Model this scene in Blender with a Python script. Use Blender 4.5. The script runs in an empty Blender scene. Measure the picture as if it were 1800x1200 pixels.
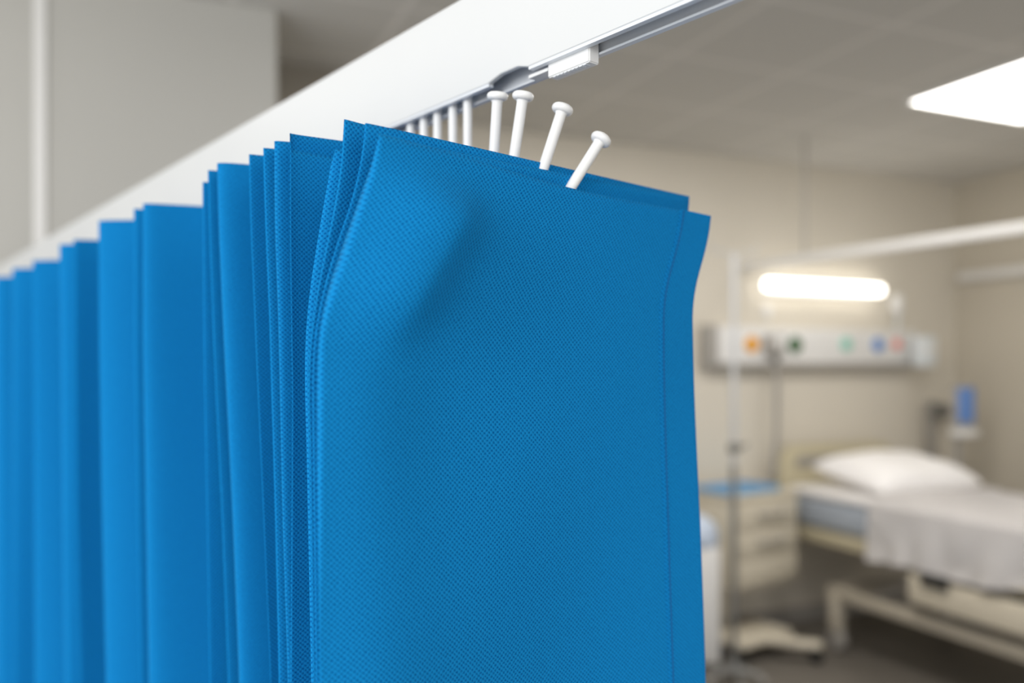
import bpy, bmesh, math, random
import numpy as np
from mathutils import Vector, Matrix
random.seed(4)
SC = bpy.context.scene
COL = SC.collection
PI = math.pi
F = 1500.0            # focal length in pixels of the 1800 px wide frame
EYE = 1.65            # camera height above the floor
CEIL = 3.0

# ------------------------------------------------------------------ materials
def nodes(m):
    m.use_nodes = True
    return m.node_tree.nodes, m.node_tree.links

def mat(name, rgb, rough=.5, metal=0., noise=.04, nscale=12., bump=0., spec=.5, sheen=0., trans=None):
    m = bpy.data.materials.new(name); N, L = nodes(m)
    b = N['Principled BSDF']
    b.inputs['Roughness'].default_value = rough
    b.inputs['Metallic'].default_value = metal
    b.inputs['Specular IOR Level'].default_value = spec
    if sheen:
        b.inputs['Sheen Weight'].default_value = sheen
        b.inputs['Sheen Roughness'].default_value = .5
    tc = N.new('ShaderNodeTexCoord'); nz = N.new('ShaderNodeTexNoise')
    nz.inputs['Scale'].default_value = nscale; nz.inputs['Detail'].default_value = 4
    L.new(tc.outputs['Object'], nz.inputs['Vector'])
    mr = N.new('ShaderNodeMapRange')
    mr.inputs['To Min'].default_value = 1 - noise; mr.inputs['To Max'].default_value = 1 + noise
    L.new(nz.outputs['Fac'], mr.inputs['Value'])
    vm = N.new('ShaderNodeVectorMath'); vm.operation = 'SCALE'
    vm.inputs[0].default_value = rgb
    L.new(mr.outputs['Result'], vm.inputs['Scale'])
    L.new(vm.outputs['Vector'], b.inputs['Base Color'])
    if bump:
        bp = N.new('ShaderNodeBump'); bp.inputs['Strength'].default_value = bump; bp.inputs['Distance'].default_value = .002
        L.new(nz.outputs['Fac'], bp.inputs['Height']); L.new(bp.outputs['Normal'], b.inputs['Normal'])
    return m

def emis(name, rgb, s):
    m = bpy.data.materials.new(name); N, L = nodes(m)
    b = N['Principled BSDF']
    b.inputs['Base Color'].default_value = (*rgb, 1)
    b.inputs['Emission Color'].default_value = (*rgb, 1)
    b.inputs['Emission Strength'].default_value = s
    return m

def fabric_material():
    m = bpy.data.materials.new('blue_nonwoven'); N, L = nodes(m)
    b = N['Principled BSDF']
    uv = N.new('ShaderNodeUVMap'); uv.uv_map = 'UVMap'
    # slight wander so the embossed rows are not perfectly straight
    wn = N.new('ShaderNodeTexNoise'); wn.inputs['Scale'].default_value = 220; wn.inputs['Detail'].default_value = 2
    L.new(uv.outputs['UV'], wn.inputs['Vector'])
    ws = N.new('ShaderNodeVectorMath'); ws.operation = 'SCALE'; ws.inputs['Scale'].default_value = .0014
    L.new(wn.outputs['Color'], ws.inputs[0])
    ad = N.new('ShaderNodeVectorMath'); ad.operation = 'ADD'
    L.new(uv.outputs['UV'], ad.inputs[0]); L.new(ws.outputs['Vector'], ad.inputs[1])
    sp = N.new('ShaderNodeSeparateXYZ'); L.new(ad.outputs['Vector'], sp.inputs[0])
    def cosine(out, per):
        k = N.new('ShaderNodeMath'); k.operation = 'MULTIPLY'; k.inputs[1].default_value = 2*PI/per
        L.new(out, k.inputs[0])
        c = N.new('ShaderNodeMath'); c.operation = 'COSINE'; L.new(k.outputs[0], c.inputs[0]); return c.outputs[0]
    pr = N.new('ShaderNodeMath'); pr.operation = 'MULTIPLY'
    L.new(cosine(sp.outputs['X'], FAB_U), pr.inputs[0]); L.new(cosine(sp.outputs['Y'], FAB_V), pr.inputs[1])
    mr = N.new('ShaderNodeMapRange'); mr.inputs['From Min'].default_value = -.9; mr.inputs['From Max'].default_value = .7
    L.new(pr.outputs[0], mr.inputs['Value'])
    fz = N.new('ShaderNodeTexNoise'); fz.inputs['Scale'].default_value = 900; fz.inputs['Detail'].default_value = 3
    L.new(uv.outputs['UV'], fz.inputs['Vector'])
    mx = N.new('ShaderNodeMath'); mx.operation = 'MULTIPLY_ADD'; mx.inputs[1].default_value = 1.05; mx.inputs[2].default_value = -.27
    L.new(fz.outputs['Fac'], mx.inputs[0])
    sm = N.new('ShaderNodeMath'); sm.operation = 'ADD'; L.new(mr.outputs[0], sm.inputs[0]); L.new(mx.outputs[0], sm.inputs[1])
    cr = N.new('ShaderNodeValToRGB')
    cr.color_ramp.elements[0].position = .05; cr.color_ramp.elements[0].color = FAB_DARK
    cr.color_ramp.elements[1].position = .95; cr.color_ramp.elements[1].color = FAB_LIGHT
    L.new(sm.outputs[0], cr.inputs[0]); L.new(cr.outputs[0], b.inputs['Base Color'])
    bp = N.new('ShaderNodeBump'); bp.inputs['Strength'].default_value = .5; bp.inputs['Distance'].default_value = .0005
    L.new(sm.outputs[0], bp.inputs['Height']); L.new(bp.outputs['Normal'], b.inputs['Normal'])
    b.inputs['Roughness'].default_value = .7
    b.inputs['Specular IOR Level'].default_value = .03
    b.inputs['Sheen Weight'].default_value = .14
    b.inputs['Sheen Roughness'].default_value = .4
    b.inputs['Sheen Tint'].default_value = (.25, .75, 1, 1)
    # thin cloth lets a little light through
    tr = N.new('ShaderNodeBsdfTranslucent'); L.new(cr.outputs[0], tr.inputs['Color'])
    ms = N.new('ShaderNodeMixShader'); ms.inputs[0].default_value = .28
    L.new(b.outputs[0], ms.inputs[1]); L.new(tr.outputs[0], ms.inputs[2])
    L.new(ms.outputs[0], N['Material Output'].inputs['Surface'])
    return m

FAB_U, FAB_V = .0036, .0033
FAB_DARK = (.0, .095, .36, 1)
FAB_LIGHT = (.010, .32, .74, 1)
M_FAB = fabric_material()

def ceiling_material(off):
    m = bpy.data.materials.new('ceiling_tiles'); N, L = nodes(m)
    b = N['Principled BSDF']; b.inputs['Roughness'].default_value = .9; b.inputs['Specular IOR Level'].default_value = .1
    tc = N.new('ShaderNodeTexCoord'); sp = N.new('ShaderNodeSeparateXYZ'); L.new(tc.outputs['Object'], sp.inputs[0])
    outs = []
    for ax, o in (('X', off[0]), ('Y', off[1])):
        a = N.new('ShaderNodeMath'); a.operation = 'SUBTRACT'; a.inputs[1].default_value = o; L.new(sp.outputs[ax], a.inputs[0])
        p = N.new('ShaderNodeMath'); p.operation = 'PINGPONG'; p.inputs[1].default_value = .3; L.new(a.outputs[0], p.inputs[0])
        c = N.new('ShaderNodeMath'); c.operation = 'LESS_THAN'; c.inputs[1].default_value = .013; L.new(p.outputs[0], c.inputs[0])
        outs.append(c.outputs[0])
    mx = N.new('ShaderNodeMath'); mx.operation = 'MAXIMUM'; L.new(outs[0], mx.inputs[0]); L.new(outs[1], mx.inputs[1])
    nz = N.new('ShaderNodeTexNoise'); nz.inputs['Scale'].default_value = 60; L.new(tc.outputs['Object'], nz.inputs['Vector'])
    cr = N.new('ShaderNodeValToRGB'); cr.color_ramp.elements[0].color = (.62, .61, .58, 1); cr.color_ramp.elements[1].color = (.67, .66, .63, 1)
    L.new(nz.outputs['Fac'], cr.inputs[0])
    mc = N.new('ShaderNodeMixRGB'); L.new(mx.outputs[0], mc.inputs[0]); L.new(cr.outputs[0], mc.inputs[1]); mc.inputs[2].default_value = (.78, .76, .73, 1)
    L.new(mc.outputs[0], b.inputs['Base Color'])
    return m

M_RAIL = mat('rail_white_enamel', (.69, .70, .70), .28, noise=.01, nscale=3)
M_ALU = mat('rail_aluminium', (.78, .81, .85), .4, .2, .03, 40)
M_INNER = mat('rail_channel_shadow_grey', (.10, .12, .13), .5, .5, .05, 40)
M_PIN = mat('white_nylon', (.86, .86, .85), .35, noise=.015, nscale=60)
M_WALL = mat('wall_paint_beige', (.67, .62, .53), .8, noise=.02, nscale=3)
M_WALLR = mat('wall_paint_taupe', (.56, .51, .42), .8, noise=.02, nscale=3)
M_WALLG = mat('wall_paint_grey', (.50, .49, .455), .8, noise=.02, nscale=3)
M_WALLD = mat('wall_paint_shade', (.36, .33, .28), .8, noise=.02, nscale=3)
M_FLOOR = mat('vinyl_floor', (.16, .145, .125), .5, noise=.15, nscale=18, spec=.3)
M_WHITE = mat('white_plastic', (.80, .79, .77), .45, noise=.02)
M_CREAM = mat('cream_laminate', (.66, .60, .48), .45, noise=.03)
M_CREAMD = mat('cream_bed_plastic', (.58, .52, .36), .45, noise=.03)
M_FRAME = mat('bed_frame_enamel', (.52, .47, .38), .45, noise=.03)
M_LINEN = mat('white_linen', (.88, .86, .85), .9, noise=.02, nscale=30, bump=.2, sheen=.1)
M_MATT = mat('mattress_blue_grey', (.42, .47, .54), .7, noise=.04)
M_STEEL = mat('brushed_steel', (.55, .56, .56), .35, .6, .05, 60)
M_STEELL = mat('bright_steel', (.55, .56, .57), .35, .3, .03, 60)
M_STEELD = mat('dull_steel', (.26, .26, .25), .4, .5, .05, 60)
M_DARK = mat('dark_rubber', (.03, .03, .028), .6, noise=.1)
M_GREYD = mat('dark_grey_plastic', (.16, .155, .14), .5, noise=.05)
M_GREYM = mat('mid_grey_plastic', (.36, .34, .31), .5, noise=.05)
M_BLUETOP = mat('blue_tray_plastic', (.17, .38, .62), .45, noise=.04)
M_BLUELID = mat('pale_blue_bag_plastic', (.55, .63, .76), .4, noise=.05)
M_ORANGE = mat('orange_plastic', (.85, .38, .0), .4)
M_GREEN = mat('dark_green_plastic', (.05, .14, .05), .4)
M_TEAL = mat('teal_plastic', (.25, .62, .50), .4)
M_BLUE = mat('blue_plastic', (.08, .25, .62), .4)
M_RED = mat('red_plastic', (.80, .22, .17), .4)
M_GLOVE = mat('pale_dispenser_plastic', (.72, .76, .78), .4)
M_LAMP = emis('wall_lamp_glow', (1, .96, .88), 5)
M_CLIGHT = emis('ceiling_panel_glow', (1, .98, .94), 7)
M_SCREEN = emis('monitor_screen_glow', (.09, .18, .40), .32)

# ------------------------------------------------------------------ mesh helpers
def bx(bm, c, s, bev=0., rot=None, seg=2):
    g = bmesh.ops.create_cube(bm, size=1)
    vs = g['verts']
    bmesh.ops.scale(bm, vec=s, verts=vs)
    if bev:
        es = list({e for v in vs for e in v.link_edges})
        r = bmesh.ops.bevel(bm, geom=es, offset=bev, segments=seg, affect='EDGES', profile=.5)
        vs = list({v for f in r['faces'] for v in f.verts} | {v for v in vs if v.is_valid})
    if rot is not None:
        bmesh.ops.rotate(bm, cent=(0, 0, 0), matrix=rot, verts=vs)
    bmesh.ops.translate(bm, vec=c, verts=vs)
    return bm

def box(c, s, bev=0., rot=None, seg=2):
    return bx(bmesh.new(), c, s, bev, rot, seg)

def tube(bm, pts, r, n=12, cap=True):
    pts = [Vector(p) for p in pts]
    if not isinstance(r, (list, tuple)): r = [r]*len(pts)
    rings = []; up = Vector((.13, .21, .97)).normalized()
    for i, p in enumerate(pts):
        d = (pts[min(i+1, len(pts)-1)] - pts[max(i-1, 0)]).normalized()
        a = d.cross(up)
        if a.length < .05: a = d.cross(Vector((1, 0, 0)))
        a.normalize(); b = d.cross(a)
        rings.append([bm.verts.new(p + (a*math.cos(2*PI*k/n) + b*math.sin(2*PI*k/n))*r[i]) for k in range(n)])
    for i in range(len(rings)-1):
        for k in range(n):
            bm.faces.new((rings[i][k], rings[i][(k+1) % n], rings[i+1][(k+1) % n], rings[i+1][k]))
    if cap:
        bm.faces.new(rings[0][::-1]); bm.faces.new(rings[-1])
    return bm

def lathe(bm, prof, axis=Matrix.Identity(4), n=28):
    rings = []
    for r, z in prof:
        rings.append([bm.verts.new(axis @ Vector((max(r, 1e-5)*math.cos(2*PI*k/n), max(r, 1e-5)*math.sin(2*PI*k/n), z))) for k in range(n)])
    for i in range(len(rings)-1):
        for k in range(n):
            bm.faces.new((rings[i][k], rings[i][(k+1) % n], rings[i+1][(k+1) % n], rings[i+1][k]))
    bm.faces.new(rings[0][::-1]); bm.faces.new(rings[-1])
    return bm

def obj(name, bm, m, parent=None, smooth=True, loc=None, rotz=0):
    bmesh.ops.recalc_face_normals(bm, faces=bm.faces)
    me = bpy.data.meshes.new(name); bm.to_mesh(me); bm.free()
    for mm in (m if isinstance(m, (list, tuple)) else [m]): me.materials.append(mm)
    o = bpy.data.objects.new(name, me); COL.objects.link(o)
    if parent: o.parent = parent
    if loc is not None: o.location = loc
    if rotz: o.rotation_euler.z = rotz
    if smooth:
        for p in me.polygons: p.use_smooth = True
        me.set_sharp_from_angle(angle=math.radians(40))
    return o

def tag(o, label, cat, group=None):
    o['label'] = label; o['category'] = cat
    if group: o['group'] = group
    return o

def thing(name, label, cat, loc=(0, 0, 0), rotz=0, group=None):
    o = bpy.data.objects.new(name, None); COL.objects.link(o)
    o.empty_display_size = .05
    o.location = loc; o.rotation_euler = (0, 0, rotz)
    return tag(o, label, cat, group)

def struct(name, bm, m, loc=(0, 0, 0), rotz=0, smooth=False):
    o = obj(name, bm, m, None, smooth, loc, rotz); o['kind'] = 'structure'; return o

# ------------------------------------------------------------------ frames
# rail frame: origin under the rail above the front sheet; T runs away along the rail, S across it to the right
RO = Vector((.0395, .593, EYE)); RT = Vector((-.631, .776, 0)); RS = Vector((.776, .631, 0))
def rw(s, t, z): return RO + RS*s + RT*t + Vector((0, 0, z))
def s_of(px, t):
    k = (px-900)/F
    return (k*(.593+.776*t) - .0395 + .631*t)/(.776 - .631*k)
def d_of(s, t): return .593 + .776*t + .631*s
def z_of(py, s, t): return (650-py)/F*d_of(s, t)
# room frame: corner of the two far walls; U along the back wall, Y into it
RC = Vector((3.208, 6.17, 0)); RU = Vector((.919, .394, 0)).normalized(); RY = Vector((-RU.y, RU.x, 0))
RA = math.atan2(RU.y, RU.x)
def room(a, b, z=0.): return RC + RU*a + RY*b + Vector((0, 0, z))
def at(px, py, b=0.):
    """point (a, b, z) of the room seen at a pixel, b metres off the back wall"""
    k = (px-900)/F
    d = (RC.dot(RY) + b)/(k*RY.x + RY.y)
    p = Vector((k*d, d, 0)) - RC
    return p.dot(RU), b, EYE + (650-py)/F*d

# ------------------------------------------------------------------ curtain rail
ZR = .2207
def rail_profile_box(bm, s0, s1, z0, z1, t0, t1):
    vs = [bm.verts.new(rw(s, t, z) - RO) for t in (t0, t1) for z in (z0, z1) for s in (s0, s1)]
    for f in ((0, 1, 3, 2), (4, 6, 7, 5), (0, 2, 6, 4), (1, 5, 7, 3), (2, 3, 7, 6), (0, 4, 5, 1)):
        bm.faces.new([vs[i] for i in f])
T0, T1 = -.75, 2.868
S0, S1 = -.004, .0155
rail = thing('curtain_rail', 'white boxed curtain rail running diagonally above the blue curtain', 'curtain rail', RO)
def TP(px, s=S0):                       # distance along the rail of a pixel column
    k = (px-900)/F
    return ((.0395+.776*s) - k*(.593+.631*s))/(.631+.776*k)
TA, TB = TP(858), TP(928)               # the loading gap in the front face
HT = .078
bm = bmesh.new()
def prism_rail(bm, outline, t0, t1):
    a = [bm.verts.new(rw(s, t0, z) - RO) for s, z in outline]; b = [bm.verts.new(rw(s, t1, z) - RO) for s, z in outline]
    n = len(a)
    for i in range(n): bm.faces.new((a[i], a[(i+1) % n], b[(i+1) % n], b[i]))
    bm.faces.new(a[::-1]); bm.faces.new(b)
def plate(z0, t0, t1):
    prism_rail(bm, [(S0, z0+.0006), (S0, ZR+HT-.0025), (S0+.0007, ZR+HT-.0007), (S0+.0025, ZR+HT), (S0+.004, ZR+HT), (S0+.004, z0), (S0+.0006, z0)], t0, t1)
plate(ZR, T0, TB); plate(ZR, TA, T1)
# the raised lip above the gap, sloped at both ends
n = 60
for i in range(n):
    ta = TB + (TA-TB)*i/n; tb = TB + (TA-TB)*(i+1)/n
    m_ = (i+.5)/n
    plate(ZR + .0034*min(1, 4*m_, 3*(1-m_)+.05), ta, tb)
rail_profile_box(bm, S0+.004, S1, ZR+HT-.004, ZR+HT, T0, T1)
obj('front_cover', bm, M_RAIL, rail)
bm = bmesh.new()
rail_profile_box(bm, S1-.0012, S1, ZR-.0045, ZR+HT-.004, T0, T1)
rail_profile_box(bm, S0+.0006, S0+.0050, ZR-.0022, ZR+.0002, TA, T1)
rail_profile_box(bm, S0+.0006, S0+.0050, ZR-.0022, ZR+.0002, T0, TB)
rail_profile_box(bm, S1-.0045, S1-.0012, ZR-.0045, ZR-.003, T0, T1)
obj('rear_lip', bm, M_ALU, rail)
bm = bmesh.new()
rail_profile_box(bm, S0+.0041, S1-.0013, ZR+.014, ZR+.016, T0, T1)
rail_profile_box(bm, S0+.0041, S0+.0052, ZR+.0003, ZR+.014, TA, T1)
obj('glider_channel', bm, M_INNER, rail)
# end stop block in the channel
bm = bmesh.new()
ts0, ts1 = TP(1026), TP(953)
rail_profile_box(bm, S0+.0052, S1-.0046, ZR-.0115, ZR+.012, ts0, ts1)
bmesh.ops.bevel(bm, geom=list(bm.edges), offset=.0008, segments=2, affect='EDGES')
es = obj('end_stop', bm, M_PIN, rail)
bm = bmesh.new()
for i in range(9):
    for j in range(3):
        t = ts0+.006+(ts1-ts0-.012)*i/8; s = S0+.0066+.0016*j
        rail_profile_box(bm, s-.0005, s+.0005, ZR-.0121, ZR-.0114, t-.0016, t+.0012)
obj('grip_bump', bm, M_ALU, es, False)
bm = bmesh.new()
rail_profile_box(bm, S0+.006, S1-.005, ZR-.0058, ZR-.0035, ts1+.0006, ts1+.022)
obj('stop_tongue', bm, M_PIN, es, False)

# ------------------------------------------------------------------ the curtain
ZB = -1.36
# left folds: t, then pixel points of the visible edge from the top down
LF = [
 (.000, [(672, 236), (640, 330), (600, 440), (566, 545), (558, 620), (558, 800), (562, 1200)]),
 (.020, [(645, 217), (628, 330), (588, 440), (556, 560), (549, 640), (551, 800), (556, 1200)]),
 (.040, [(607, 210), (596, 330), (572, 440), (549, 560), (541, 660), (545, 800), (551, 1200)]),
 (.074, [(588, 264), (575, 330), (556, 440), (541, 540), (536, 640), (540, 800), (548, 1200)]),
 (.125, [(510, 234), (510, 400), (512, 560), (514, 700), (513, 900), (511, 1200)]),
 (.152, [(483, 248), (484, 400), (490, 560), (493, 700), (497, 900), (507, 1200)]),
 (.169, [(463, 260), (467, 400), (474, 560), (478, 700), (484, 900), (491, 1200)]),
 (.198, [(438, 271), (441, 400), (448, 560), (454, 700), (463, 900), (476, 1200)]),
 (.265, [(382, 287), (385, 400), (392, 560), (399, 700), (409, 900), (421, 1200)]),
 (.288, [(366, 299), (368, 400), (374, 560), (380, 700), (390, 900), (402, 1200)]),
 (.302, [(357, 320), (357, 400), (358, 560), (360, 700), (364, 900), (369, 1200)]),
 (.475, [(252, 358), (252, 600), (257, 900), (262, 1200)]),
 (.503, [(236, 367), (236, 600), (241, 900), (247, 1200)]),
 (.645, [(174, 388), (175, 600), (180, 900), (187, 1200)]),
 (.768, [(130, 421), (131, 600), (134, 900), (140, 1200)]),
 (.850, [(105, 430), (107, 600), (110, 900), (114, 1200)]),
 (1.035, [(58, 458), (60, 700), (62, 1200)]),
 (1.22, [(22, 472), (22, 700), (24, 1200)]),
 (1.40, [(-8, 487), (-8, 700), (-6, 1200)]),
 (1.66, [(-42, 505), (-42, 1200)]),
 (1.95, [(-74, 520), (-74, 1200)]),
 (2.25, [(-100, 530), (-100, 1200)]),
]
def curve_of(t, pts):
    zs, ss = [], []
    for px, py in pts:
        s = s_of(px, t); zs.append(z_of(py, s, t)); ss.append(s)
    zs.append(ZB); ss.append(ss[-1])
    return np.array(zs), np.array(ss)
def ev(cv, z):
    zs, ss = cv
    # averaged interpolation keeps the edge line soft
    tot = 0
    for k in (-.018, -.009, 0, .009, .018):
        tot += np.interp(-(z+k), -zs, ss)
    return tot/5
RF = [(-.006, [(1251, 380), (1238, 450), (1216, 515), (1218, 600), (1225, 750), (1231, 900), (1237, 1200)]),
      (.012, [(1212, 345), (1206, 400), (1190, 520), (1190, 700), (1200, 1200)])]
nodes_ = []       # (t, curve, ztop)
for i, (t, pts) in enumerate(LF):
    if i == 0:
        tr, pr = RF[0]; c = curve_of(tr, pr); nodes_.append((tr, c, c[0][0]))
    elif i == 1:
        tr, pr = RF[1]; c = curve_of(tr, pr); nodes_.append((tr, c, c[0][0]))
    else:
        tp = LF[i-1][0]; gap = t-tp
        sr = .10 + .012*math.sin(i*2.3)
        if i > 11: sr = .12
        tr = tp + gap*.45
        zt = nodes_[-1][2]*.5 + z_of(pts[0][1], s_of(pts[0][0], t), t)*.5 - (.012 if i < 5 else 0)
        nodes_.append((tr, (np.array([.2, ZB]), np.array([sr, sr])), zt))
    c = curve_of(t, pts)
    nodes_.append((t, c, c[0][0]))
NSEG = len(nodes_)-1
NQ, NQ0, NZ = 26, 110, 150
vr = np.concatenate([np.linspace(0, .36, 100)[:-1], np.linspace(.36, 1, NZ-99)])
def smooth01(x): x = min(max(x, 0), 1); return x*x*(3-2*x)
def dent(px, py):
    # pinched ridge below the top edge of the front sheet
    ax, ay, bx_, by = 790, 365, 655, 600
    L = math.hypot(bx_-ax, by-ay); ux, uy = (bx_-ax)/L, (by-ay)/L
    q = (px-ax)*ux + (py-ay)*uy; p = (px-ax)*(-uy) + (py-ay)*ux; p = -p if True else p
    p = (px-ax)*(-uy)*-1 + (py-ay)*ux*-1
    # p > 0 right of the line
    w = smooth01((q+75)/120)*smooth01((L+45-q)/170)
    prof = math.exp(-(p/120)**2) if p < 0 else math.exp(-(p/55)**2)*.62 + math.exp(-(p/190)**2)*.38
    return w*prof
bm = bmesh.new(); uvl = bm.loops.layers.uv.new('UVMap')
cols = []; ucum = 0; prev = None; uvs = []
segcols = []
for k in range(NSEG):
    t0, c0, z0 = nodes_[k]; t1, c1, z1 = nodes_[k+1]
    nq = NQ0 if k == 0 else (60 if k in (1, 2) else NQ)
    for j in range(nq + (1 if k == NSEG-1 else 0)):
        q = j/nq
        left0 = (k % 2 == 1)              # node k is a left fold
        e = (1-math.cos(PI*q))/2
        if k == 0: e = 1-(1-q)**1.35 if False else (q*.5 + e*.5)
        # quick turn at the folds so each has a little radius
        rr = .0022
        qa = 1-math.exp(-q/.035); qb = 1-math.exp(-(1-q)/.035)
        tl = t0 + (t1-t0)*q
        toff = 0
        if abs(t1-t0) < .04:
            sg = 1 if t1 > t0 else -1
            toff = sg*rr*(qa-1)*(-1)*-1 * 0
        seg = []
        for v in vr:
            zt = z0 + (z1-z0)*smooth01(q) if k not in (0, 1, 2) else z0 + (z1-z0)*e
            if k == 0:
                zt += -.0048*math.exp(-((q-.48)/.24)**2)
            if k == 1: zt += -.0028*math.sin(PI*q)
            if k > 8: zt += .055*min(.05, abs(nodes_[k][1][1][0]-nodes_[k+1][1][1][0])*(e if k % 2 else 1-e))
            if k == 8 or k == 7: zt += -.012*q if k == 8 else -.012*(1-q)
            z = zt + (ZB-zt)*v
            sa, sb = ev(c0, z), ev(c1, z)
            s = sa + (sb-sa)*e; t = tl
            # gentle billow of every sheet
            amp = min(.018, abs(t1-t0)*.35)
            t += -amp*math.sin(PI*q)*math.sin(2.2*z+k*1.3)*.8
            if k > 4: t += amp*.5*math.sin(2*PI*q + k)*math.sin(PI*q)
            if k == 0:
                d = d_of(s, t); px = 900+F*(.0395-.631*t+.776*s)/d; py = 650-F*z/d
                t -= .021*dent(px, py)
                # soft curl into the left fold, broad belly below
                t += .010*math.exp(-((1-q)/.05)**2) * 0
                dp = smooth01((py-420)/300)
                t -= dp*.006*math.exp(-((q-.84)/.13)**2)
                t += dp*.004*math.exp(-((q-.42)/.2)**2)
                t += .0016*math.sin(px*.013+py*.006)*dp
            if k in (0, 1): t += (-1 if k == 0 else 1)*.002*math.exp(-((1-q if k == 0 else q)/.01)**2)*0
            seg.append((s, t, z))
        cols.append(seg)
vv = []
for ci, seg in enumerate(cols):
    if ci:
        a = seg[60]; b = cols[ci-1][60]
        ucum += math.hypot(a[0]-b[0], a[1]-b[1])
    uvs.append(ucum)
    vv.append([bm.verts.new(rw(*p) - RO) for p in seg])
for ci in range(len(cols)-1):
    for r in range(len(vr)-1):
        f = bm.faces.new((vv[ci][r], vv[ci+1][r], vv[ci+1][r+1], vv[ci][r+1]))
        for lp, (cc, r2) in zip(f.loops, ((ci, r), (ci+1, r), (ci+1, r+1), (ci, r+1))):
            lp[uvl].uv = (uvs[cc], cols[cc][r2][2])
me = bpy.data.meshes.new('hospital_curtain'); bm.to_mesh(me); bm.free()
me.materials.append(M_FAB)
for p in me.polygons: p.use_smooth = True
curtain = bpy.data.objects.new('hospital_curtain', me); COL.objects.link(curtain); curtain.location = RO
tag(curtain, 'bright blue textured pleated privacy curtain bunched below the white rail', 'curtain')
sol = curtain.modifiers.new('thickness', 'SOLIDIFY'); sol.thickness = .0007; sol.offset = 0

# hem: a doubled strip down the free edge of the front sheet
hq = .14
def front_point(qi, r, off):
    s, t, z = cols[qi][r]; return rw(s, t-off, z) - RO
def hem_strip(name, c0, c1, off, th, parent):
    bm = bmesh.new(); uvl = bm.loops.layers.uv.new('UVMap')
    g = [[bm.verts.new(front_point(c, r, off + (0 if c1 > c > c0 else -th*.6))) for r in range(len(vr))] for c in range(c0, c1+1)]
    for i in range(len(g)-1):
        for r in range(len(vr)-1):
            f = bm.faces.new((g[i][r], g[i+1][r], g[i+1][r+1], g[i][r+1]))
            for lp, (cc, r2) in zip(f.loops, ((i+c0, r), (i+1+c0, r), (i+1+c0, r+1), (i+c0, r+1))):
                lp[uvl].uv = (uvs[cc]+.0011, cols[cc][r2][2]+.0009)
    me = bpy.data.meshes.new(name); bm.to_mesh(me); bm.free(); me.materials.append(M_FAB)
    for p in me.polygons: p.use_smooth = True
    o = bpy.data.objects.new(name, me); COL.objects.link(o); o.parent = parent; return o
hc = 0
while math.hypot(cols[hc][80][0]-cols[0][80][0], 0) < .040: hc += 1
hem = hem_strip('hem', 0, hc, .0011, .0008, curtain)
hem['label'] = 'doubled side hem with a stitched seam'

M_SEAMSHADE = mat('seam_groove_shade', (.0, .09, .34), .8)  # darker blue puts the shading of the seam groove into a strip
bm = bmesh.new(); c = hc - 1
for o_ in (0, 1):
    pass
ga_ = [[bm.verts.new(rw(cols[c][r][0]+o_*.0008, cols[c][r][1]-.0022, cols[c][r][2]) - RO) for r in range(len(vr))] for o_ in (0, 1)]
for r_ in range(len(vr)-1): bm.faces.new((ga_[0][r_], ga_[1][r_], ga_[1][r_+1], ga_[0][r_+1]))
seam = obj('seam_shade_strip', bm, M_SEAMSHADE, hem); seam['label'] = 'dark blue strip painted as the shade in the seam groove'

# ------------------------------------------------------------------ pins
def make_pin(base, head, r=.0038):
    base = Vector(base); head = Vector(head)
    ax = (head-base).normalized(); L = (head-base).length
    q = ax.to_track_quat('Z', 'Y').to_matrix().to_4x4()
    root = thing('curtain_pin', '', 'curtain pin', base)
    bm = bmesh.new()
    lathe(bm, [(r*.55, -.016), (r*.85, -.0145), (r*.95, -.010), (r, 0), (r, L-.001), (r*1.15, L+.0005), (r*1.3, L+.0012)], q, 24)
    obj('shaft', bm, M_PIN, root)
    bm = bmesh.new()
    R = r*2.02; h = .0058; pr = []
    pr.append((r*.9, L+.0004))
    for i in range(9):
        a = -PI/2 + PI*i/8; pr.append((R-h/2+h/2*math.cos(a), L+.0006+h/2+h/2*math.sin(a)))
    pr.append((R*.45, L+.0006+h*.98)); pr.append((0.0004, L+.0006+h*.96))
    lathe(bm, pr, q, 32)
    obj('head', bm, M_PIN, root)
    return root
def pin_px(b, h, sb, tb, th, label, hd=0):
    sB = s_of(b[0], tb); sH = s_of(h[0], th)
    o = make_pin(rw(sB, tb, z_of(b[1], sB, tb)), rw(sH, th, z_of(h[1], sH, th)))
    o['label'] = label; o['group'] = 'white pins along the curtain top'; return o
pin_px((1001, 333), (1052, 252), 0, .002, -.006, 'white pin tilted furthest over, rightmost of the loose pins, on the front sheet')
pin_px((953, 302), (986, 200), 0, .016, .010, 'white pin leaning right, second from the right, between the curtain sheets')
pin_px((903, 280), (918, 178), 0, .036, .030, 'white pin leaning slightly, right one of the close pair below the rail gap')
pin_px((868, 275), (874, 178), 0, .058, .052, 'white upright pin with round head, left one of the pair below the rail gap')
for px, lab in ((822, 'white pin in the rail channel, nearest to the round-headed loose pins'),
                (796, 'second white pin in the rail channel, counted from the loose pins'),
                (769, 'middle one of the five white pins in the rail channel'),
                (745, 'fourth white pin in the rail channel, half hidden by the blue curtain'),
                (722, 'white pin in the rail channel, only its top above the blue curtain, furthest left')):
    sc = S0+.0098
    t = TP(px, sc)
    o = make_pin(rw(sc, t, ZR-.06), rw(sc, t, ZR+.004), .0036)
    o['label'] = lab; o['group'] = 'white pins along the curtain top'

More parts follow.
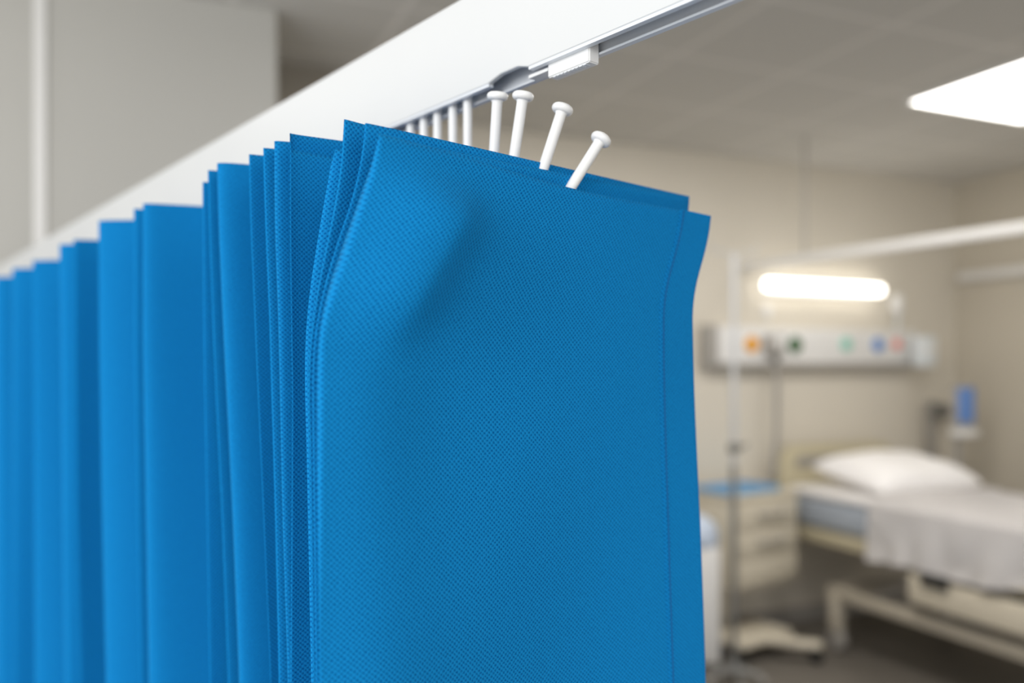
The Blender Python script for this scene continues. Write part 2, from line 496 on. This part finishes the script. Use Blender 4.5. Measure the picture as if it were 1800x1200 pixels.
# ------------------------------------------------------------------ room shell
struct('floor', box((-1.5, -3, -.05), (9, 12, .1)), M_FLOOR, RC + Vector((0, 0, 0)), RA)
cx = Vector((1.259, 3.894, 0)) - RC
ga, gb = cx.dot(RU), cx.dot(RY)
M_CEIL = ceiling_material((ga, gb))
bmc = box((-1.5, -1.6, .05), (9, 9, .1))
struct('ceiling', bmc, M_CEIL, RC + Vector((0, 0, CEIL)), RA)
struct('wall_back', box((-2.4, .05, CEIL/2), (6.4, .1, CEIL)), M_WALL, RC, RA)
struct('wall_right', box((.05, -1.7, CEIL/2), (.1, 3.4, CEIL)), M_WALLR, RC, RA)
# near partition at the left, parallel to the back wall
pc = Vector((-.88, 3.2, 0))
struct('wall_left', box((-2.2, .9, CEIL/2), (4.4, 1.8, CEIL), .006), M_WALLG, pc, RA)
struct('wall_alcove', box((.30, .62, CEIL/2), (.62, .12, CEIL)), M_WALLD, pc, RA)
def left_a(px):
    k = (px-900)/F; d = pc.dot(RY)/(k*RY.x+RY.y); return (Vector((k*d, d, 0))-pc).dot(RU)
a0, a1 = left_a(60), left_a(82)
struct('trim_1', box(((a0+a1)/2, -.006, CEIL/2), (a1-a0, .012, CEIL-.01), .003), M_WHITE, pc, RA)
struct('baseboard_back', box((-2.4, -.008, .05), (4.6, .016, .1), .003), M_GREYM, RC, RA)

# ------------------------------------------------------------------ ceiling light, far tracks
lc = Vector((1.974, 4.29, 0)) - RC; la, lb = lc.dot(RU), lc.dot(RY)
o = thing('ceiling_light', 'square recessed glowing panel in the tiled ceiling', 'ceiling light', room(la+.42, lb-.45, CEIL), RA)
w, h = .82, .86
bm = bmesh.new()
for sx, sy, cx_, cy_ in ((w+.04, .02, 0, h/2+.01), (w+.04, .02, 0, -h/2-.01), (.02, h, w/2+.01, 0), (.02, h, -w/2-.01, 0)):
    bx(bm, (cx_, cy_, -.008), (sx, sy, .016), .003)
obj('frame', bm, M_WHITE, o)
obj('diffuser', box((0, 0, -.006), (w, h, .008), .002), M_CLIGHT, o)

tA = Vector((1.476, 5.33, 2.298)); tB = Vector((2.60, 3.45, 2.298))
o = thing('curtain_track', 'white ceiling-hung curtain track crossing above the hospital bed', 'curtain track', tA)
d = tB-tA; ang = math.atan2(d.y, d.x)
obj('track', box(d/2, (d.length, .03, .05), .008, Matrix.Rotation(ang, 3, 'Z')), M_WHITE, o)
for q in (.20,):
    bm = bmesh.new(); p = d*q; tube(bm, [p+Vector((0, 0, .02)), p+Vector((0, 0, CEIL-2.298))], .009)
    obj('hanger_rod', bm, M_GREYM, o)
bm = bmesh.new(); tube(bm, [d.normalized()*-.0, d.normalized()*-.04], .03); obj('wall_flange', bm, M_WHITE, o)
o = thing('wall_rail', 'pale rail fixed high along the right wall behind the bed', 'rail', room(-.04, -.05, 2.31), RA)
obj('rail_bar', box((0, -1.2, 0), (.035, 2.4, .06), .01), M_WHITE, o)
for q in (-.3, -1.1, -1.9): obj('bracket', box((.028, q, 0), (.024, .05, .04), .004), M_WHITE, o)

# ------------------------------------------------------------------ wall lamp
a0, _, z0 = at(1340, 503, -.07); a1, _, z1 = at(1556, 507, -.07)
zl = (z0+z1)/2
o = thing('wall_lamp', 'glowing white horizontal tube lamp on the wall above the bed', 'lamp', room((a0+a1)/2, -.07, zl), RA)
Lh = (a1-a0)/2-.02; R = .033
bm = bmesh.new(); pr = []
for i in range(9):
    a = -PI/2*(1-i/8)
    pr.append((R*math.cos(a), -Lh+R*.6+R*.6*math.sin(a)))
for i in range(9):
    a = PI/2*i/8
    pr.append((R*math.cos(a), Lh-R*.6+R*.6*math.sin(a)))
lathe(bm, pr, Matrix.Rotation(PI/2, 4, 'Y') , 24)
bmesh.ops.scale(bm, vec=(1, .75, 1), verts=bm.verts)
obj('diffuser', bm, M_LAMP, o)
obj('backplate', box((0, .055, 0), (2*Lh*.96, .024, .10), .008), M_WHITE, o)
o = thing('light_switch', 'small pale switch on the wall under the lamp, left end', 'switch', room(at(1347, 548)[0], 0, at(1347, 548)[2]), RA)
obj('plate', box((0, -.008, 0), (.06, .012, .09), .004), M_WHITE, o)
obj('rocker', box((0, -.016, 0), (.03, .008, .05), .002), M_WHITE, o)
a, _, z = at(1577, 535, -.05)
o = thing('suction_holder', 'small white holder on the wall right of the lamp', 'holder', room(a, 0, z), RA)
bm = bmesh.new(); lathe(bm, [(.018, -.06), (.034, -.05), (.036, .05), (.028, .065), (.012, .07)], Matrix.Translation((0, -.05, 0))); obj('jar', bm, M_WHITE, o)
obj('bracket', box((0, -.009, 0), (.04, .018, .08), .004), M_WHITE, o)
bm = bmesh.new(); tube(bm, [(0, -.05, -.06), (.01, -.05, -.12), (-.005, -.05, -.17)], .012); obj('hose', bm, M_GLOVE, o)

# ------------------------------------------------------------------ bedhead service panel
aL, _, zt = at(1262, 570, -.07); aR, _, zb = at(1612, 642, -.07)
zt = at(1262, 573, -.07)[2]; zb = at(1262, 645, -.07)[2]
zc = (zt+zb)/2; W = aR-aL; H = zt-zb
o = thing('service_panel', 'long pale bedhead service panel with coloured outlets on the wall', 'service panel', room((aL+aR)/2, 0, zc), RA)
obj('housing', box((0, -.035, 0), (W, .07, H), .01), M_WHITE, o)
obj('end_cap', box((-W/2-.045, -.04, 0), (.09, .08, H*1.06), .006), M_GREYM, o)
obj('lower_ledge', box((0, -.05, -H/2+.015), (W, .1, .03), .006), M_GREYM, o)
def outlet(px, py, m, nm='outlet', r=.04):
    r *= 1.25
    a, _, z = at(px, py, -.08); x = a-(aL+aR)/2
    bm = bmesh.new(); lathe(bm, [(r, 0), (r, .012), (r*.85, .02), (r*.45, .022), (r*.4, .012), (.001, .012)], Matrix.Translation((x, -.07, z-zc)) @ Matrix.Rotation(PI/2, 4, 'X'))
    p = obj(nm, bm, m, o); bm = bmesh.new()
    bm2 = box((x, -.072, z-zc), (r*2.5, .006, r*2.5), .002)
    bm.free(); obj('outlet_plate', bm2, M_WHITE, p); return p
outlet(1322, 605, M_ORANGE, r=.042)['label'] = 'orange outlet'
outlet(1398, 606, M_GREEN, r=.044)['label'] = 'dark green outlet'
outlet(1488, 605, M_TEAL, r=.036)['label'] = 'teal outlet'
outlet(1544, 606, M_BLUE, r=.038)['label'] = 'blue outlet'
outlet(1577, 605, M_RED, r=.03)['label'] = 'red outlet'
# regulator plugged in between two outlets
a, _, z = at(1364, 607, -.12)
o = thing('flow_regulator', 'grey regulator plugged into the service panel between orange and green outlets', 'regulator', room(a, -.07, z), RA)
obj('body', box((0, -.03, 0), (.13, .055, .14), .012), M_GREYM, o)
bm = bmesh.new(); lathe(bm, [(.035, 0), (.035, .02), (.03, .026), (.001, .026)], Matrix.Translation((.0, -.058, .02)) @ Matrix.Rotation(PI/2, 4, 'X')); obj('gauge', bm, M_WHITE, o)
bm = bmesh.new(); tube(bm, [(.02, -.03, -.06), (.02, -.03, -.12)], .016); obj('nozzle', bm, M_GREYD, o)
b0 = Vector(room(a+.02, -.10, z-.11))
bm = bmesh.new()
pe = room(at(1360, 850, -.14)[0], -.14, at(1360, 842, -.14)[2])
pts = [Vector((0, 0, 0)).lerp(pe-b0, q) + Vector((.012*math.sin(PI*q), 0, 0)) for q in [i/12 for i in range(13)]]
tube(bm, pts, .017); tag(obj('oxygen_hose', bm, M_GREYM, None, True, b0), 'grey hose hanging from the service panel behind the bedside cabinet', 'hose')
a, _, z = at(1606, 618, -.08)
o = thing('glove_dispenser', 'pale translucent box at the right end of the service panel', 'dispenser', room(a+.02, -.15, z), RA)
obj('box_body', box((0, 0, 0), (.15, .09, .21), .018), M_GLOVE, o)
obj('opening_rim', box((0, -.047, .02), (.09, .008, .05), .003), M_WHITE, o)

# ------------------------------------------------------------------ hospital bed (room frame, origin on the floor at the head, left side)
BA, BB = -1.70, -.10
bed = thing('hospital_bed', 'cream adjustable hospital bed on wheels against the back wall', 'bed', room(BA, BB), RA)
BW, BL = .98, 2.15
# headboard, rounded panel with a cut-out grip
def rounded_panel(w, h, th, r, hole=None):
    bm = bmesh.new(); n = 10; pts = []
    for cx_, cz, a0_ in ((w-r, h-r, 0), (r, h-r, PI/2)):
        for i in range(n+1):
            a = a0_ + PI/2*i/n; pts.append((cx_+r*math.cos(a), cz+r*math.sin(a)))
    pts += [(0, 0), (w, 0)]
    f = [bm.verts.new((x, 0, z)) for x, z in pts]; b = [bm.verts.new((x, th, z)) for x, z in pts]
    N = len(pts)
    for i in range(N): bm.faces.new((f[i], f[(i+1) % N], b[(i+1) % N], b[i]))
    bm.faces.new(f); bm.faces.new(b[::-1])
    bmesh.ops.bevel(bm, geom=[e for e in bm.edges if abs(e.verts[0].co.y-e.verts[1].co.y) < 1e-6], offset=.008, segments=2, affect='EDGES')
    return bm
bm = rounded_panel(BW, .56, .045, .15); bmesh.ops.translate(bm, vec=(0, -.02, .61), verts=bm.verts)
hb = obj('headboard', bm, M_CREAMD, bed)
bm = rounded_panel(BW*.74, .07, .012, .034); bmesh.ops.translate(bm, vec=(BW*.13, -.029, 1.03), verts=bm.verts)
obj('grip_slot', bm, M_GREYM, hb)
bm = rounded_panel(BW, .42, .045, .12); bmesh.ops.translate(bm, vec=(0, -BL-.03, .50), verts=bm.verts)
obj('footboard', bm, M_CREAMD, bed)
bm = bmesh.new()
bx(bm, (.02, -BL/2, .655), (.04, BL-.05, .07), .01); bx(bm, (BW-.02, -BL/2, .655), (.04, BL-.05, .07), .01)
bx(bm, (BW/2, -.08, .655), (BW-.06, .05, .06), .008); bx(bm, (BW/2, -BL+.08, .655), (BW-.06, .05, .06), .008)
obj('side_frame', bm, M_CREAMD, bed)
obj('mattress_platform', box((BW/2, -BL/2, .685), (BW-.10, BL-.12, .03), .006), M_GREYM, bed)
bm = bmesh.new()
bx(bm, (.05, -BL/2-.12, .345), (.06, BL-.55, .07), .01); bx(bm, (BW-.05, -BL/2-.12, .345), (.06, BL-.55, .07), .01)
bx(bm, (BW/2, -.42, .345), (BW-.1, .06, .06), .008); bx(bm, (BW/2, -BL+.22, .345), (BW-.1, .06, .06), .008)
obj('base_frame', bm, M_FRAME, bed)
for x in (.16, BW-.16):
    for ya, yb in ((-.65, -1.15), (-1.75, -1.3)):
        bm = bmesh.new(); tube(bm, [(x, ya, .36), (x, yb, .64)], .022); obj('lift_arm', bm, M_GREYM, bed)
obj('actuator_box', box((BW/2, -1.1, .45), (.3, .5, .12), .02), M_GREYD, bed)
for x in (.05, BW-.05):
    for y in (-.45, -BL+.24):
        lg = obj('caster_leg', box((x, y, .23), (.085, .075, .23), .02), M_FRAME, bed)
        bm = bmesh.new(); lathe(bm, [(.02, -.025), (.062, -.022), (.068, -.01), (.068, .01), (.062, .022), (.02, .025)], Matrix.Translation((x, y, .069)) @ Matrix.Rotation(PI/2, 4, 'Y'))
        obj('wheel', bm, M_GREYM, lg)
# lowered side rail with a dark handle
sr = obj('side_rail', box((-.035, -1.52, .52), (.03, .95, .15), .014), M_CREAM, bed)
bm = bmesh.new(); bx(bm, (-.062, -1.22, .585), (.03, .16, .05), .012); obj('release_handle', bm, M_DARK, sr)

def cushion(w, l, h, nx=24, ny=36, rnd=.06, sag=.0, top=lambda x, y: 0.):
    bm = bmesh.new(); topv, botv = [], []
    for i in range(nx+1):
        rt, rb = [], []
        for j in range(ny+1):
            u, v = i/nx, j/ny; x, y = (u-.5)*w, (v-.5)*l
            ex = min(u, 1-u)*w/rnd; ey = min(v, 1-v)*l/rnd
            f = math.sqrt(max(0, 1-(1-min(ex, 1))**2)) * math.sqrt(max(0, 1-(1-min(ey, 1))**2))
            rt.append(bm.verts.new((x, y, h/2*f + top(x, y)*f))); rb.append(bm.verts.new((x, y, -h/2*f)))
        topv.append(rt); botv.append(rb)
    for i in range(nx):
        for j in range(ny):
            bm.faces.new((topv[i][j], topv[i+1][j], topv[i+1][j+1], topv[i][j+1]))
            bm.faces.new((botv[i][j], botv[i][j+1], botv[i+1][j+1], botv[i+1][j]))
    bmesh.ops.remove_doubles(bm, verts=bm.verts, dist=1e-5)
    return bm
MT = .925
matt = obj('mattress', box((0, 0, 0), (BW-.06, BL-.14, .17), .035, seg=4), M_MATT, None, True, room(BA+BW/2, BB-BL/2, .790), RA)
tag(matt, 'blue-grey mattress lying on the cream hospital bed', 'mattress')
sh = obj('fitted_sheet', box((0, 0, 0), (BW-.04, BL-.12, .05), .022, seg=4), M_LINEN, None, True, room(BA+BW/2, BB-BL/2, .902), RA)
tag(sh, 'white sheet fitted over the top of the blue-grey mattress', 'sheet')
# pillow: plump lens with pinched corners, tilted up against the headboard
def pillow():
    bm = bmesh.new(); nx = ny = 30; W_, L_, H_ = .79, .54, .19; T, B = [], []
    for i in range(nx+1):
        rt, rb = [], []
        for j in range(ny+1):
            u, v = 2*i/nx-1, 2*j/ny-1
            pin = 1-.07*(1-abs(u))**0*(v*v) * (abs(u) > -1)
            x = u*W_/2*(1-.06*v*v*0 - .05*(1-v*v)*0 + .04*v*v); y = v*L_/2*(1+.05*u*u)
            f = ((1-u**4)*(1-v**4))**.55
            w = .006*math.sin(7*u+3*v)*f
            rt.append(bm.verts.new((x, y, H_*.62*f+w))); rb.append(bm.verts.new((x, y, -H_*.38*f)))
        T.append(rt); B.append(rb)
    for i in range(nx):
        for j in range(ny):
            bm.faces.new((T[i][j], T[i+1][j], T[i+1][j+1], T[i][j+1])); bm.faces.new((B[i][j], B[i][j+1], B[i+1][j+1], B[i+1][j]))
    bmesh.ops.remove_doubles(bm, verts=bm.verts, dist=1e-5)
    return bm
pw = obj('pillow', pillow(), M_LINEN, None, True, room(BA+BW/2+.02, BB-.46, 1.012), RA)
pw.rotation_euler = (math.radians(9), 0, RA)
tag(pw, 'plump white pillow at the head of the hospital bed', 'pillow')
# blanket draped over the left side and the top
def blanket():
    bm = bmesh.new(); L0, L1 = -.76, -BL+.10
    prof = []       # cross profile: hang left, over the top, hang right
    hangL, hangR = .36, .25
    nL, nT = 16, 30
    g = []
    ny = 60
    for j in range(ny+1):
        q = j/ny; y = L0 + (L1-L0)*q; row = []
        hl = hangL - .17*q**1.2 - .03*math.sin(q*7+.5) - (.03*(1-q))
        for i in range(nL+1):
            f = 1-i/nL
            wav = .030*f*math.sin(15*q+ 1.2*math.sin(5*q)-f*1.8) + .018*f*math.sin(q*31+f*2)
            row.append((-.022-.03*f**.7*(.4+.6*f) - abs(wav)*.9, y + .05*f*f*(q-.3), .955-.012 - hl*f))
        for i in range(1, nT):
            u = i/nT
            row.append((BW*u, y + .01*math.sin(u*9), .955 + .022*math.sin(PI*u)**.5 + .012*math.sin(u*6+q*7)*math.sin(PI*u) + (.012 if q < .04 else 0)))
        for i in range(nL+1):
            f = i/nL
            row.append((BW+.022+.03*f + .012*f*abs(math.sin(q*22)), y, .943 - hangR*f))
        g.append([bm.verts.new(p) for p in row])
    for j in range(len(g)-1):
        for i in range(len(g[0])-1):
            bm.faces.new((g[j][i], g[j][i+1], g[j+1][i+1], g[j+1][i]))
    bmesh.ops.solidify(bm, geom=bm.faces[:], thickness=.010)
    return bm
bk = obj('blanket', blanket(), M_LINEN, None, True, room(BA, BB, -.026), RA)
tag(bk, 'white blanket draped over the hospital bed and hanging down its left side', 'blanket')

# ------------------------------------------------------------------ bedside cabinet
CA = math.atan2(.581, .814)
CP = Vector((1.262, 4.82, 0))
cab = thing('bedside_cabinet', 'cream bedside cabinet with drawers on a wheeled base beside the bed', 'cabinet', CP, CA)
cw, cd, c0, c1 = .56, .34, .39, .90
bm = bmesh.new(); bx(bm, (cw/2, cd/2, (c0+c1)/2), (cw, cd, c1-c0), .008); obj('body', bm, M_CREAM, cab)
obj('top', box((cw/2, cd/2-.005, c1+.015), (cw+.02, cd+.02, .03), .008), M_CREAM, cab)
dh = (c1-c0-.03)/3
for i in range(3):
    z = c0+.02+dh*(i+.5)
    if i == 0: nm = 'lower_door'
    else: nm = 'drawer'
    dr = obj(nm, box((cw/2+.0, -.009, z), (cw-.04, .018, dh-.012), .005), M_CREAM, cab)
    if i:
        bm = bmesh.new(); tube(bm, [(cw*.3, -.018, z+.02), (cw*.32, -.045, z+.012), (cw*.68, -.045, z+.012), (cw*.7, -.018, z+.02)], .009); obj('handle', bm, M_GREYM, dr)
obj('column', box((cw*.35, cd-.06, .25), (.09, .06, .30), .01), M_CREAM, cab)
bm = bmesh.new()
bx(bm, (cw*.34, .06, .11), (.46, .30, .05), .02); bx(bm, (.27, -.17, .108), (.34, .08, .045), .02, Matrix.Rotation(-.98, 3, 'Z'))
obj('base_plate', bm, M_CREAM, cab)
for x, y in ((.35, -.28), (.0, -.04), (.02, cd-.10), (cw*.72, cd-.06)):
    bm = bmesh.new(); lathe(bm, [(.012, -.014), (.040, -.012), (.042, 0), (.040, .012), (.012, .014)], Matrix.Translation((x, y, .042)) @ Matrix.Rotation(PI/2, 4, 'Y'))
    bx(bm, (x, y, .09), (.03, .03, .04), .004)
    obj('caster', bm, M_DARK, cab)
# tray on the cabinet
tr = thing('medicine_tray', 'shallow blue tray lying on the bedside cabinet', 'tray', CP + Matrix.Rotation(CA, 3, 'Z') @ Vector((.22, cd/2+.0, c1+.030)), CA)
bm = bmesh.new(); bx(bm, (0, 0, .006), (.44, .28, .012), .004)
for sx, sy, px_, py_ in ((.44, .012, 0, .134), (.44, .012, 0, -.134), (.012, .28, .214, 0), (.012, .28, -.214, 0)):
    bx(bm, (px_, py_, .016), (sx, sy, .032), .004)
obj('tray_shell', bm, M_BLUETOP, tr)

# ------------------------------------------------------------------ drip stand
P = Vector((1.17, 4.50, 0))
iv = thing('drip_stand', 'slim steel drip stand standing in front of the bedside cabinet', 'drip stand', P, RA)
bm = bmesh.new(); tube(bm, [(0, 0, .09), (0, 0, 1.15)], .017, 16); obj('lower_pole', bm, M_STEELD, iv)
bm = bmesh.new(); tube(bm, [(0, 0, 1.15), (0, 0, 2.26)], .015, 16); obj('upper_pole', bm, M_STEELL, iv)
bm = bmesh.new(); lathe(bm, [(.02, 0), (.028, .006), (.028, .05), (.02, .056)], Matrix.Translation((0, 0, 1.21))); tube(bm, [(.02, 0, 1.24), (.07, 0, 1.245), (.085, 0, 1.26)], .009)
obj('clamp', bm, M_GREYD, iv)
bm = bmesh.new()
for s in (-1, 1):
    tube(bm, [(0, 0, 2.25), (s*.06, 0, 2.27), (s*.12, 0, 2.265), (s*.14, 0, 2.28), (s*.145, 0, 2.31)], .006)
obj('bag_hook', bm, M_STEEL, iv)
bm = bmesh.new()
for k in range(5):
    a = 2*PI*k/5+.55; c, s = math.cos(a), math.sin(a)
    tube(bm, [(0, 0, .07), (.08*c, .08*s, .062), (.15*c, .15*s, .05)], [.018, .014, .012])
lathe(bm, [(.028, .05), (.03, .09), (.02, .12)])
obj('star_base', bm, M_STEELD, iv)
for k in range(5):
    a = 2*PI*k/5+.55; c, s = math.cos(a), math.sin(a)
    bm = bmesh.new(); lathe(bm, [(.01, -.010), (.022, -.009), (.024, 0), (.022, .009), (.01, .010)], Matrix.Translation((.15*c, .15*s, .024)) @ Matrix.Rotation(PI/2, 4, 'X'))
    obj('wheel', bm, M_GREYM, iv)

# ------------------------------------------------------------------ waste bin
wb = thing('waste_bin', 'tall white bin with a pale blue rounded lid beside the curtain edge', 'bin', Vector((1.00, 4.80, 0)), .05)
obj('bin_body', box((0, 0, .35), (.29, .24, .64), .02), M_WHITE, wb)
obj('plinth', box((0, 0, .02), (.27, .22, .04), .005), M_DARK, wb)
bm = bmesh.new(); lathe(bm, [(.155, 0), (.165, .02), (.16, .07), (.14, .12), (.09, .16), (.04, .175), (.001, .178)], Matrix.Translation((0, 0, .67)))
bmesh.ops.scale(bm, vec=(1, .82, 1), verts=bm.verts)
obj('lid', bm, M_BLUELID, wb)

# ------------------------------------------------------------------ monitors right of the bed
ms = thing('vital_signs_monitor', 'blue screen monitor on a slim stand right of the bed', 'monitor', room(-.47, -.42), RA)
sz = 1.41
Rm = Matrix.Rotation(-.12, 3, 'Y') @ Matrix.Rotation(-.1, 3, 'X')
mh = obj('monitor_housing', box((0, -.02, sz), (.185, .04, .28), .014, None), M_GREYM, ms)
obj('screen', box((0, -.043, sz+.01), (.15, .006, .225), .003), M_SCREEN, mh)
bm = bmesh.new(); tube(bm, [(0, .02, .06), (0, .02, sz-.02)], .024, 14); obj('stand_pole', bm, M_GREYM, ms)
bm = bmesh.new(); bx(bm, (0, -.03, sz-.17), (.16, .11, .05), .012); obj('shelf', bm, M_WHITE, ms)
bm = bmesh.new(); lathe(bm, [(.19, .0), (.19, .03), (.06, .06), (.03, .09)], Matrix.Translation((0, .02, 0))); obj('base', bm, M_GREYD, ms)
a, _, z = at(1640, 722, -.06)
g = thing('blood_pressure_gauge', 'dark wall gauge on a bracket left of the blue screen', 'gauge', room(a, -.05, z), RA)
obj('bracket', box((-.03, -.02, -.14), (.07, .04, .42), .008), M_GREYM, g)
bm = bmesh.new(); lathe(bm, [(.045, 0), (.05, .01), (.05, .045), (.04, .055), (.001, .056)], Matrix.Translation((.06, -.02, 0)) @ Matrix.Rotation(PI/2, 4, 'X')); obj('dial', bm, M_GREYD, g)
bm = bmesh.new(); bx(bm, (-.03, -.06, .0), (.06, .05, .12), .01); bx(bm, (.02, -.035, 0), (.09, .02, .03), .004); obj('cuff_holder', bm, M_GREYD, g)

# ------------------------------------------------------------------ light
def area(name, loc, target, size, power, col=(1, 1, 1), sy=None):
    l = bpy.data.lights.new(name, 'AREA'); l.energy = power; l.size = size; l.color = col
    if sy: l.shape = 'RECTANGLE'; l.size_y = sy
    o = bpy.data.objects.new(name, l); COL.objects.link(o); o.location = loc
    o.rotation_euler = (Vector(target)-Vector(loc)).to_track_quat('-Z', 'Y').to_euler()
    return o
area('window_daylight', (-1.9, -2.1, 2.2), (-.1, .9, 1.75), 1.5, 66, (.97, .99, 1), 1.6)
area('curtain_fill', (1.3, -1.3, 2.92), (.3, .7, 1.4), 1.2, 7, (1, .98, .95), 1.2)  # added fill behind the camera, lifts the front curtain sheet; no fixture there
area('bed_area_fill', (.9, 3.2, 2.9), (.9, 3.4, 0), 1.2, 47, (1, .96, .92), 1.2)  # added unseen fill that brightens the bed and far walls
w = bpy.data.worlds.new('world'); SC.world = w; w.use_nodes = True
w.node_tree.nodes['Background'].inputs[0].default_value = (1, .985, .96, 1)
w.node_tree.nodes['Background'].inputs[1].default_value = 1.05

# ------------------------------------------------------------------ camera
cam = bpy.data.cameras.new('camera'); co = bpy.data.objects.new('camera', cam); COL.objects.link(co)
co.location = (0, 0, EYE); co.rotation_euler = (PI/2, 0, 0)
cam.sensor_width = 36; cam.lens = 36*F/1800; cam.shift_y = 50/1800
cam.clip_start = .02
cam.dof.use_dof = True; cam.dof.focus_distance = .56; cam.dof.aperture_fstop = 2.6
SC.camera = co
SC.view_settings.view_transform = 'Standard'; SC.view_settings.look = 'None'
SC.view_settings.gamma = 1; SC.view_settings.exposure = 0; SC.view_settings.use_curve_mapping = False
SC.cycles.use_denoising = True
SC.cycles.max_bounces = 8; SC.cycles.diffuse_bounces = 5
